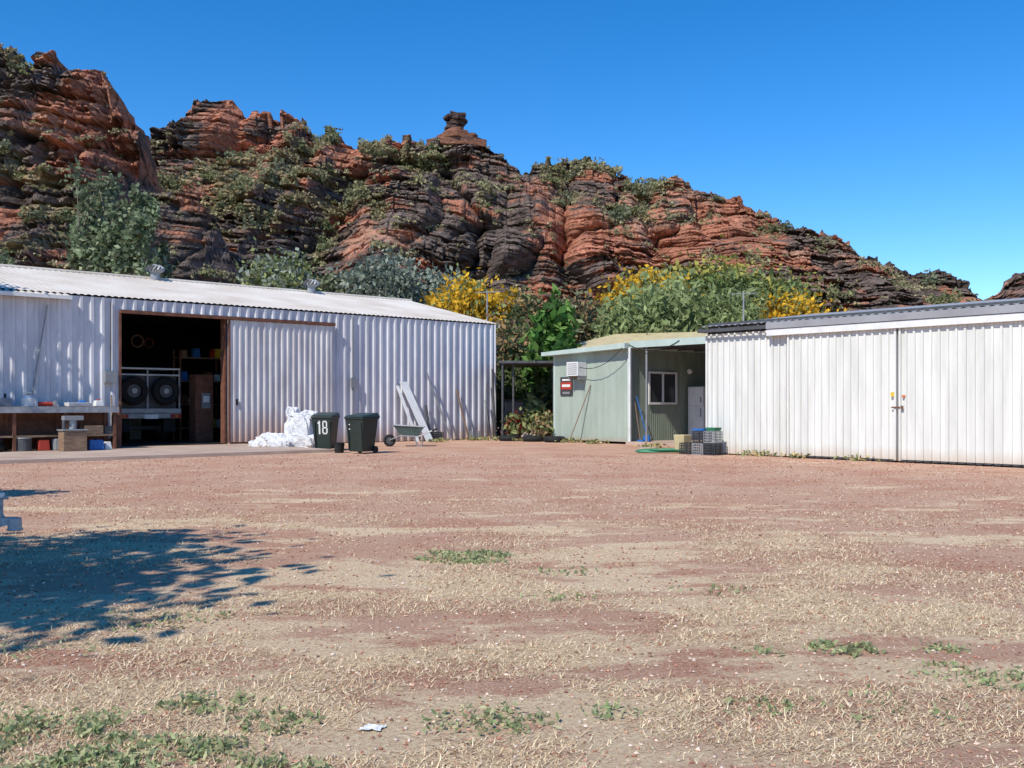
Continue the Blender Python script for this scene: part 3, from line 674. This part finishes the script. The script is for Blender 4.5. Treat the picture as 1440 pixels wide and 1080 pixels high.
# lean-to between sheds
e = empty('lean_to_carport', (.6, 38.5, 0)); q = MB(); q.box(W, -.5, 1.75, 36.8, 41, 2.86, 2.95, M['dsteel']); q.build('roof', e)
q = MB()
for x, y in ((-.35, 36.9), (.05, 37.2), (1.55, 36.9), (-.35, 40.8), (1.6, 40.8)): q.cyl((x, y, 0), (x, y, 2.86), .04, M['dsteel'])
q.build('posts', e)
q = MB(); q.box(W, -.3, 1.6, 41.2, 41.25, 0, 1.5, M['grey']); q.box(W, -.3, 1.6, 41.1, 41.2, 1.45, 1.55, M['dsteel'])
for k in range(6): q.box(W, -.3+k*.36, -.25+k*.36, 41.15, 41.198, 0, 1.45, M['steel'])
q.build('fence_panel')

# aerials and cables
def aerial(x, y, z0, z1, w_):
    q = MB(); q.cyl((x, y, z0), (x, y, z1), .035, M['steel'], n=6); q.cyl((x-w_, y, z1-.1), (x+w_, y, z1-.05), .02, M['steel'], n=6)
    for k in range(7): a = x-w_+2*w_*k/6; q.cyl((a, y-.25, z1-.1), (a, y+.25, z1-.1), .012, M['steel'], n=5)
    q.build('tv_aerial')
aerial(-1.15, 46, 0, 6.6, .55); aerial(10.0, 43, 0, 6.2, .55)
def cable(name, p0, p1, sag, r=.012):
    q = MB(); P = []
    for i in range(17):
        f = i/16; p = Vector(p0).lerp(Vector(p1), f); p.z -= sag*4*f*(1-f); P.append(p)
    q.tube(P, r, M['black'], 5); q.build(name)
cable('overhead_cable', L(.05, -.05, 4.2), G(3.6, -.3, 3.2), .25, .014)
cable('overhead_cable', G(2.2, -.36, 2.7), G(0, -.36, 3.2), .35, .012)
cable('overhead_cable', G(-.1, -.12, 3.3), G(-2.2, -.12, 3.35), .25, .012)

# ------------------------------------------------------------------ yard objects
def wheelie(x, y, ang, num):
    F = frame(x, y, ang); e = empty('wheelie_bin', (x, y, 0)); q = MB()
    q.frus(F, 0, 0, .06, .46, .5, .95, .6, .68, M['bin']); q.box(F, -.32, .32, -.365, .36, .93, .985, M['bin'])
    for a in (-.2, .24): q.frus(F, a, -.29, .12, .03, .04, .85, .04, .06, M['bin'], sh=-.045)
    q.build('body', e, .02)
    q = MB(); q.hexa([F(-.32, -.38, .99), F(.32, -.38, .99), F(.32, .37, .99), F(-.32, .37, .99), F(-.27, -.32, 1.03), F(.27, -.32, 1.03), F(.29, .33, 1.1), F(-.29, .33, 1.1)], M['bin2'])
    q.cyl(F(-.29, .41, 1.0), F(.29, .41, 1.0), .02, M['bin2']); q.box(F, -.29, -.24, .33, .42, .95, 1.03, M['bin2']); q.box(F, .24, .29, .33, .42, .95, 1.03, M['bin2']); q.build('lid', e, .012)
    q = MB()
    for a in (-.28, .25): q.cyl(F(a, .24, .1), F(a+.05, .24, .1), .1, M['black'], n=16)
    q.cyl(F(-.28, .24, .1), F(.28, .24, .1), .015, M['steel']); q.build('wheels', e)
    if num:
        q = MB()
        def f(a0, a1, z0, z1):
            y0 = -.25-.09*(z0-.06)/.89-.012; y1 = -.25-.09*(z1-.06)/.89-.012
            q.hexa([F(a0, y0, z0), F(a1, y0, z0), F(a1, y0+.03, z0), F(a0, y0+.03, z0), F(a0, y1, z1), F(a1, y1, z1), F(a1, y1+.03, z1), F(a0, y1+.03, z1)], M['white'])
        if num == 18:
            f(-.09, -.045, .48, .86); f(-.12, -.09, .77, .82)
            for z in (.48, .645, .82): f(.035, .145, z, z+.04)
            f(.01, .05, .51, .655); f(.13, .17, .51, .655); f(.02, .055, .68, .83); f(.125, .16, .68, .83)
        else:
            f(-.22, -.19, .6, .80); f(-.18, -.14, .77, .80); f(-.18, -.14, .65, .68)
        q.build('painted_number', e)
wheelie(-5.36, 28.6, math.radians(-8), 18); wheelie(-4.06, 26.9, math.radians(-30), 7)
q = MB(); q.cyl((-4.72, 27.2, .0), (-4.72, 27.2, .27), .12, M['black'], .15, n=18, cap=True); q.torus((-4.72, 27.2, .27), (0, 0, 1), .15, .012, M['black']); q.build('bucket')
# bulk bags
def bag(name, parts, seed, pw=.6):
    q = MB()
    for i, (x, y, z, rx, ry, rz) in enumerate(parts): q.blob((x, y, z), rx, ry, rz, M['whitefab'], seed+i, .34, 34, 56, 3.4, pw)
    return q.build(name, smooth=False)
bag('bulk_bag', [(-6.35, 30, .52, .44, .42, .55), (-6.62, 30.05, 1.08, .17, .25, .17), (-6.08, 30.0, .98, .22, .3, .16), (-6.25, 29.7, .2, .55, .38, .24)], 3)
bag('crumpled_tarp', [(-7.1, 29.6, .2, .5, .4, .27), (-7.42, 29.7, .12, .42, .4, .15), (-6.82, 29.4, .16, .4, .3, .2)], 13, .8)
# wheelbarrow
e = empty('wheelbarrow', (-3.3, 31.6, 0)); F = frame(-3.25, 31.5, math.radians(4))
q = MB(); P = [F(-.28, -.2, .38), F(.28, -.2, .34), F(.28, .2, .34), F(-.28, .2, .38), F(-.5, -.33, .68), F(.48, -.33, .62), F(.48, .33, .62), F(-.5, .33, .68)]
q.add(P, [(0, 1, 2, 3), (0, 4, 5, 1), (1, 5, 6, 2), (2, 6, 7, 3), (3, 7, 4, 0)], M['barrow']); q.tube([P[4], P[5], P[6], P[7], P[4]], .018, M['steel']); q.build('tray', e)
q = MB()
for s_ in (-1, 1):
    q.tube([F(-.62, .04*s_, .2), F(-.3, .2*s_, .34), F(.3, .24*s_, .32), F(.85, .28*s_, .55)], .017, M['steel']); q.cyl(F(.72, .27*s_, .5), F(.88, .285*s_, .56), .024, M['black'])
    q.tube([F(.15, .2*s_, .34), F(.25, .22*s_, .02), F(.4, .22*s_, .02), F(.42, .24*s_, .36)], .014, M['steel'])
q.build('frame', e)
q = MB(); ax = Vector(F(0, 1, 0))-Vector(F(0, 0, 0)); c = Vector(F(-.62, 0, .19)); q.torus(c, ax, .15, .045, M['black']); q.cyl(c-ax*.03, c+ax*.03, .11, M['dsteel'], n=14); q.build('wheel', e)
# leaning boards etc.
def lean(name, t, w_, v0, z1, m, dt=0, th=.03):
    q = MB(); q.hexa([L(t, v0, .02), L(t+w_, v0, .02), L(t+w_, v0+th, .02), L(t, v0+th, .02), L(t+dt, -.1-th, z1), L(t+w_+dt, -.1-th, z1), L(t+w_+dt, -.1, z1), L(t+dt, -.1, z1)], m); return q.build(name)
lean('leaning_board', 3.75, .32, -1.0, 2.15, M['white'], .55); lean('leaning_board', 4.3, .12, -.9, 2.0, M['white'], .35); lean('leaning_board', 3.6, .1, -.7, 1.3, M['dsteel'], -.2)
lean('leaning_pole', 2.6, .05, -.6, 2.5, M['steel'], .8, .05); lean('leaning_pole', 1.7, .05, -.5, 1.9, M['wood'], .3, .05); lean('leaning_pole', .9, .05, -.5, 2.3, M['steel'], -.35, .05); lean('leaning_pole', .5, .06, -.4, 1.5, M['steel'], .1, .05)
lean('leaning_pole', .35, .05, -.45, 2.7, M['dsteel'], -.1, .05)
def crate(F, a, b, z, sx_, sy_, h, m, name='milk_crate'):
    q = MB()
    for k in range(5):
        zz = z+h*k/4.0
        q.box(F, a, a+sx_, b, b+.015, zz, zz+.025, m); q.box(F, a, a+sx_, b+sy_-.015, b+sy_, zz, zz+.025, m)
        q.box(F, a, a+.015, b+.015, b+sy_-.015, zz, zz+.025, m); q.box(F, a+sx_-.015, a+sx_, b+.015, b+sy_-.015, zz, zz+.025, m)
    for k in range(6):
        aa = a+(sx_-.02)*k/5
        q.box(F, aa, aa+.02, b-.003, b-.001, z, z+h, m); q.box(F, aa, aa+.02, b+sy_+.001, b+sy_+.004, z, z+h, m)
        bb = b+(sy_-.02)*k/5
        q.box(F, a-.004, a-.001, bb, bb+.02, z, z+h, m); q.box(F, a+sx_+.001, a+sx_+.004, bb, bb+.02, z, z+h, m)
    q.box(F, a+.016, a+sx_-.016, b+.016, b+sy_-.016, z, z+.01, m); return q.build(name)
crate(L, 1.3, -.7, .0, .4, .33, .3, M['grey']); crate(L, 3.0, -.6, 0, .4, .33, .3, M['signb'])
FC = lambda a, b, z: R(a+.12, b-.3, z)
for a, z, m in ((-.1, 0, 'grey'), (.28, 0, 'signb'), (-.1, .32, 'signb'), (.28, .32, 'grey'), (-.52, 0, 'signb')):
    crate(FC, a, -.4, z, .36, .33, .28, M[m])
q = MB(); q.box(FC, -.1, .26, -.38, -.1, .635, .69, M['blue']); q.frus(FC, .45, -.2, .635, .26, .26, .72, .3, .3, M['hose']); q.build('storage_tub')
q = MB(); q.frus(FC, -.8, .1, 0, .3, .3, .5, .36, .36, M['tan']); q.build('feed_bucket', None, .02)
# hose
q = MB(); P = []
for i in range(120):
    a = i*.33; r = .42+.1*math.sin(i*.7); P.append((4.15+r*math.cos(a)*1.5, 27.2+r*math.sin(a)*.8, .03+.0006*i))
P += [(4.15+.65+.1*k, 27.1+.05*k*math.sin(k), .03) for k in range(6)]
q.tube(P, .016, M['hose']); q.build('garden_hose')
q = MB(); q.cyl((4.0, 29.3, 0), (4.0, 29.3, .06), .3, M['conc'], n=20); q.build('stepping_stone')
for x, y in ((.75, 35.8), (-.1, 36.4), (1.5, 35.1)):
    q = MB(); q.torus((x, y, .1), (0, 0, 1), .3, .1, M['black']); q.build('tyre_planter', smooth=True)
q = MB()
for i in range(5): q.blob((.1+i*.35, 37.2-.2*i, .14), .2, .18, .16, M['conc'], i, .3, 8, 12)
q.build('garden_edging_stones')

# workbench
e = empty('workbench', L(16.6, -.8, .09)); q = MB()
q.box(L, 14.95, 19, -1.25, -.35, 1.2, 1.27, M['wood']); q.box(L, 15, 19, -1.2, -.4, .45, .5, M['wood']); q.box(L, 14.95, 19, -1.27, -1.252, 1.1, 1.26, M['steel'])
for t in (15.0, 16.3, 17.6, 18.9):
    for v in (-1.2, -.45): q.box(L, t, t+.08, v, v+.08, .09, 1.2, M['rust'])
q.add([L(14.95, -.4, .1), L(19, -.4, .1), L(19, -.4, 1.15), L(14.95, -.4, 1.15)], [(0, 1, 2, 3)], M['rust'])
q.build('bench', e)
def on(t, v): return lambda a, b, z: L(t+a, v+b, z)
z = 1.275
q = MB(); F = on(17.2, -.8); q.cyl(F(0, 0, z), F(0, 0, z+.2), .17, M['white'], n=18); q.cyl(F(0, 0, z+.2), F(0, 0, z+.29), .17, M['white'], .08, n=18); q.cyl(F(0, 0, z+.29), F(0, 0, z+.36), .04, M['steel'], n=8); q.torus(F(0, 0, z+.36), (0, 0, 1), .09, .015, M['white']); q.build('gas_bottle', smooth=False)
q = MB(); F = on(15.9, -.8); q.frus(F, 0, 0, z, .6, .35, z+.1, .64, .4, M['white']); q.frus(F, -.1, 0, z+.102, .2, .2, z+.16, .12, .1, M['blue']); q.build('plastic_tray', None, .01)
q = MB(); F = on(15.35, -.8); q.frus(F, 0, 0, z, .25, .25, z+.16, .2, .2, M['white']); q.cyl(F(0, 0, z+.16), F(0, 0, z+.2), .05, M['red']); q.build('jerry_can', None, .02)
q = MB(); F = on(17.75, -.75); q.frus(F, 0, 0, z, .3, .25, z+.22, .26, .2, M['grey']); q.cyl(F(0, 0, z+.22), F(0, 0, z+.34), .03, M['black']); q.cyl(F(.3, 0, z), F(.3, 0, z+.26), .07, M['blue']); q.build('tool_box', None, .01)
q = MB(); F = on(16.6, -.85); q.cyl(F(0, 0, z+.06), F(.35, 0, z+.06), .06, M['red']); q.box(F, -.1, -.05, -.1, .1, z, z+.15, M['steel']); q.build('tool_clutter')
q = MB(); F = on(16.35, -1.75); q.frus(F, 0, 0, .09, .6, .45, .62, .6, .45, M['wood']); q.box(F, -.33, .33, -.26, .26, .622, .66, M['grey']); q.cyl(F(0, 0, .66), F(0, 0, .95), .1, M['steel'], n=12); q.box(F, -.25, .25, -.12, .12, .9, 1.02, M['grey'])
q.cyl(F(.22, 0, .66), F(.22, 0, .9), .05, M['dsteel']); q.build('water_pump', None, .01)
q = MB(); F = on(15.7, -1.6); q.frus(F, 0, 0, .09, .4, .22, .36, .36, .18, M['blue']); q.cyl(F(0, 0, .36), F(0, 0, .42), .04, M['black']); q.frus(F, -.35, .1, .09, .2, .2, .3, .14, .14, M['white']); q.build('jerry_can', None, .02)
q = MB(); F = on(17.4, -1.0); q.cyl(F(0, 0, .09), F(0, 0, .43), .24, M['dsteel'], n=18); q.torus(F(0, 0, .43), (0, 0, 1), .24, .015, M['steel']); q.build('oil_drum')
q = MB(); F = on(15.6, -1.0); q.frus(F, 0, 0, .5, .5, .4, .74, .5, .4, M['wood']); q.frus(F, -.42, 0, .5, .25, .3, .72, .25, .3, M['dsteel']); q.build('storage_boxes', None, .01)
q = MB(); F = on(18.2, -1.0); q.torus(F(0, 0, .2), (0, 0, 1), .26, .1, M['black']); q.torus(F(.03, .02, .38), (0, 0, 1), .26, .1, M['black']); q.build('stacked_tyres')
q = MB(); F = on(16.9, -1.1); q.frus(F, 0, 0, .09, .3, .2, .38, .26, .16, M['red']); q.cyl(F(-.35, 0, .09), F(-.35, 0, .4), .13, M['grey'], n=14); q.build('fuel_can', None, .015)
q = MB(); q.cyl(L(14.8, -.35, .1), L(14.75, -.12, 1.6), .02, M['wood']); q.box(L, 14.6, 14.95, -.4, -.3, .09, .35, M['rust']); q.build('shovel')
q = MB(); q.cyl(L(14.75, -.5, .09), L(14.75, -.5, 1.0), .13, M['rust'], n=14); q.cyl(L(14.75, -.5, 1.0), L(14.75, -.5, 1.12), .13, M['rust'], .04, n=14); q.build('gas_cylinder')

# trailer at left edge: A-frame drawbar with coupling pointing into the yard
LS = M['lsteel']
e = empty('box_trailer', (-6.8, 7.4, 0)); q = MB()
tip = Vector((-3.98, 7.35, .42))
for y in (6.55, 8.15):
    p = Vector((-5.6, y, .44)); d = (p-tip).normalized(); s_ = Vector((-d.y, d.x, 0))*.035; u = Vector((0, 0, .04))
    q.hexa([tip-s_-u, tip+s_-u, p+s_-u, p-s_-u, tip-s_+u, tip+s_+u, p+s_+u, p-s_+u], LS)
q.box(W, -8.6, -5.6, 6.4, 8.3, .44, .5, LS)
for b_ in ((-8.6, -5.6, 6.38, 6.42), (-8.6, -5.6, 8.28, 8.32), (-5.62, -5.58, 6.42, 8.28), (-8.62, -8.58, 6.42, 8.28)): q.box(W, *b_, .5, .95, LS)
q.build('frame_and_tray', e)
q = MB(); F = lambda a, b, z: (-3.92+a, 7.35+b, .42+z)
# body plate, tapering nose, ball socket
q.hexa([F(-.2, -.07, -.03), F(.1, -.045, -.03), F(.1, .045, -.03), F(-.2, .07, -.03), F(-.2, -.07, .045), F(.1, -.04, .05), F(.1, .04, .05), F(-.2, .07, .045)], LS)
q.hexa([F(.1, -.045, -.03), F(.26, -.04, .01), F(.26, .04, .01), F(.1, .045, -.03), F(.1, -.04, .05), F(.26, -.03, .055), F(.26, .03, .055), F(.1, .04, .05)], LS)
q.cyl(F(.25, 0, -.035), F(.25, 0, .05), .05, LS, .045, n=16); q.torus(F(.25, 0, -.035), (0, 0, 1), .048, .009, LS, 16, 6)
q.cyl(F(.06, 0, .05), F(.06, 0, .09), .03, M['dsteel'], n=10)
# release lever and upright pin with knob
q.tube([F(.17, 0, .05), F(.12, 0, .12), F(.02, 0, .13)], .012, LS, 8); q.cyl(F(.15, .0, .05), F(.15, 0, .19), .014, LS, n=8); q.cyl(F(.10, 0, .19), F(.20, 0, .20), .013, LS, n=8); q.cyl(F(.15, 0, .2), F(.15, 0, .235), .022, M['white'], n=10)
q.tube([F(-.15, .03, .05), F(-.13, .03, .17), F(-.08, .03, .19)], .010, M['dsteel'], 8)
for a in (-.16, -.05):
    for b_ in (-.035, .035): q.cyl(F(a, b_, .045), F(a, b_, .065), .014, M['steel'], n=6)
q.build('coupling', e, .003)
q = MB()
for k in range(12):
    ax = (1, 0, 0) if k % 2 else (0, 1, 0); q.torus((-3.78+.008*math.sin(k), 7.28, .37-.033*k+.003*k), ax, .017, .0055, M['steel'], 10, 5)
q.build('safety_chain', e)
q = MB(); q.cyl((-4.6, 6.8, .1), (-4.6, 6.8, .85), .03, M['steel']); q.cyl((-4.6, 6.77, .1), (-4.6, 6.83, .1), .1, M['black'], n=16); q.cyl((-4.6, 6.8, .85), (-4.45, 6.8, .87), .015, M['steel']); q.build('jockey_wheel', e)
q = MB()
for y in (6.25, 8.45): q.torus((-7.1, y, .32), (0, 1, 0), .24, .08, M['black']); q.cyl((-7.1, y-.06, .32), (-7.1, y+.06, .32), .17, M['white'], n=16)
q.build('wheels', e)

# ------------------------------------------------------------------ ground cover
def cover_pts(n, y0, y1, pw=1.):
    y = y0+(y1-y0)*rng.random(n)**pw; x = (rng.random(n)*2-1)*(.62*y+.8); return x, y
# dry straw
x, y = cover_pts(500000, 2.6, 16, 1.5)
dn = fbm(x*.7+.3*fbm(x*3, y*3, 905, 3), y*1.2, 901, 5); keep = rng.random(len(x)) < .95*sst(.46, .59, dn+.04*sst(7, 3.5, y))*(1-.8*sst(7, 15, y))+.04
x = x[keep]; y = y[keep]; n = len(x)
ang = rng.random(n)*2*np.pi; ln = .014+.045*rng.random(n)**2; up = ln*(.05+.6*rng.random(n)**2); wd = .0009+.0011*rng.random(n)+.00025*y
A = np.stack([x-np.sin(ang)*wd, y+np.cos(ang)*wd, 0*x+.002], 1); B = np.stack([x+np.sin(ang)*wd, y-np.cos(ang)*wd, 0*x+.002], 1)
Cc = np.stack([x+np.cos(ang)*ln, y+np.sin(ang)*ln, up+.004], 1)
V = np.stack([A, B, Cc], 1).reshape(-1, 3); F_ = np.arange(3*n).reshape(n, 3)
pal = np.array([[.76, .60, .38], [.84, .70, .47], [.58, .41, .26], [.68, .51, .32]]); c = pal[rng.integers(0, 4, n)]*(.7+.4*rng.random((n, 1)))
fmesh('dry_grass', V, F_, M['straw'], np.repeat(c, 3, 0))
# gravel
x, y = cover_pts(70000, 2.6, 26, 1.3); n = len(x); r = (.003+.010*rng.random(n)**3.5)*(.8+y*.04)
oc = np.array([[1, 0, 0], [0, 1, 0], [-1, 0, 0], [0, -1, 0], [0, 0, .7], [0, 0, -.7]])
rot = rng.random(n)*6.28; jit = .6+.7*rng.random((n, 6, 1)); P = oc[None]*jit
cx, sx2 = np.cos(rot)[:, None], np.sin(rot)[:, None]
PX = P[..., 0]*cx-P[..., 1]*sx2; PY = P[..., 0]*sx2+P[..., 1]*cx
V = np.stack([x[:, None]+PX*r[:, None], y[:, None]+PY*r[:, None], r[:, None]*.35+P[..., 2]*r[:, None]], -1).reshape(-1, 3)
of = np.array([[0, 1, 4], [1, 2, 4], [2, 3, 4], [3, 0, 4], [1, 0, 5], [2, 1, 5], [3, 2, 5], [0, 3, 5]])
F_ = (of[None]+6*np.arange(n)[:, None, None]).reshape(-1, 3)
pal = np.array([[.50, .28, .19], [.36, .16, .105], [.60, .44, .34], [.26, .14, .11], [.62, .50, .41]]); c = pal[rng.integers(0, 5, n)]*(.75+.5*rng.random((n, 1)))
fmesh('gravel', V, F_, M['pebble'], np.repeat(c, 6, 0))
# green weeds (sparse)
WP = [(-.36, 8.47, .32, 900), (-2.11, 6.03, .3, 130), (-1.33, 4.33, .16, 240), (-.98, 4.04, .14, 180), (-1.85, 3.75, .40, 2100), (-1.25, 3.6, .28, 900), (-2.2, 3.95, .3, 400), (-.78, 3.5, .15, 200), (-.12, 4.09, .2, 260), (1.77, 5.28, .14, 260), (2.28, 5.28, .1, 100),
      (2.3, 4.67, .16, 170), (1.04, 4.28, .12, 80), (.42, 4.18, .1, 60), (.44, 7.74, .2, 50), (1.4, 7.0, .2, 40), (.31, 6.74, .2, 50), (2.1, 4.85, .14, 90), (1.6, 4.25, .25, 60), (-2.6, 5.2, .3, 60), (1.3, 5.2, .1, 30)]
Cs = []; cs = []
for (x0, y0, r0, n) in WP:
    nc = 26; cl = rng.integers(0, nc, n); ca = rng.random(nc)*6.28; cr = r0*np.sqrt(rng.random(nc))*1.1; csz = r0*(.06+.16*rng.random(nc))
    dd = rng.normal(size=(n, 2))*csz[cl][:, None]
    X_ = x0+1.2*cr[cl]*np.cos(ca[cl])+dd[:, 0]; Y_ = y0+.9*cr[cl]*np.sin(ca[cl])+dd[:, 1]
    Z_ = .004+.028*rng.random(n)**1.5
    Cs.append(np.stack([X_, Y_, Z_], 1)); cs.append(np.array([[.24, .30, .13], [.31, .35, .18], [.42, .40, .22]])[rng.integers(0, 3, n)]*(.75+.6*rng.random((n, 1))))
C = np.concatenate(Cs); c = np.concatenate(cs); V, F_, CC = leafgeo(C, (.006+.007*rng.random(len(C)))*(1+.10*C[:, 1]), c, 2.6)
V[:, 2] = np.maximum(V[:, 2], .002); fmesh('green_weeds', V, F_, M['leaf'], CC)
# litter
def litter(x, y, w_, d_, seed):
    q = MB(); n = 7; vs = []; fs = []; r2 = random.Random(seed)
    for i in range(n):
        for j in range(n):
            vs.append((x+w_*(i/(n-1)-.5)+r2.uniform(-.008, .008)+.3*w_*(j/(n-1)-.5), y+d_*(j/(n-1)-.5)+r2.uniform(-.01, .01), .005+r2.uniform(0, .01)))
    for i in range(n-1):
        for j in range(n-1): fs.append((i*n+j, (i+1)*n+j, (i+1)*n+j+1, i*n+j+1))
    q.add(vs, fs, M['white']); q.build('paper_litter')
litter(-.56, 3.99, .09, .06, 1)
print('done')
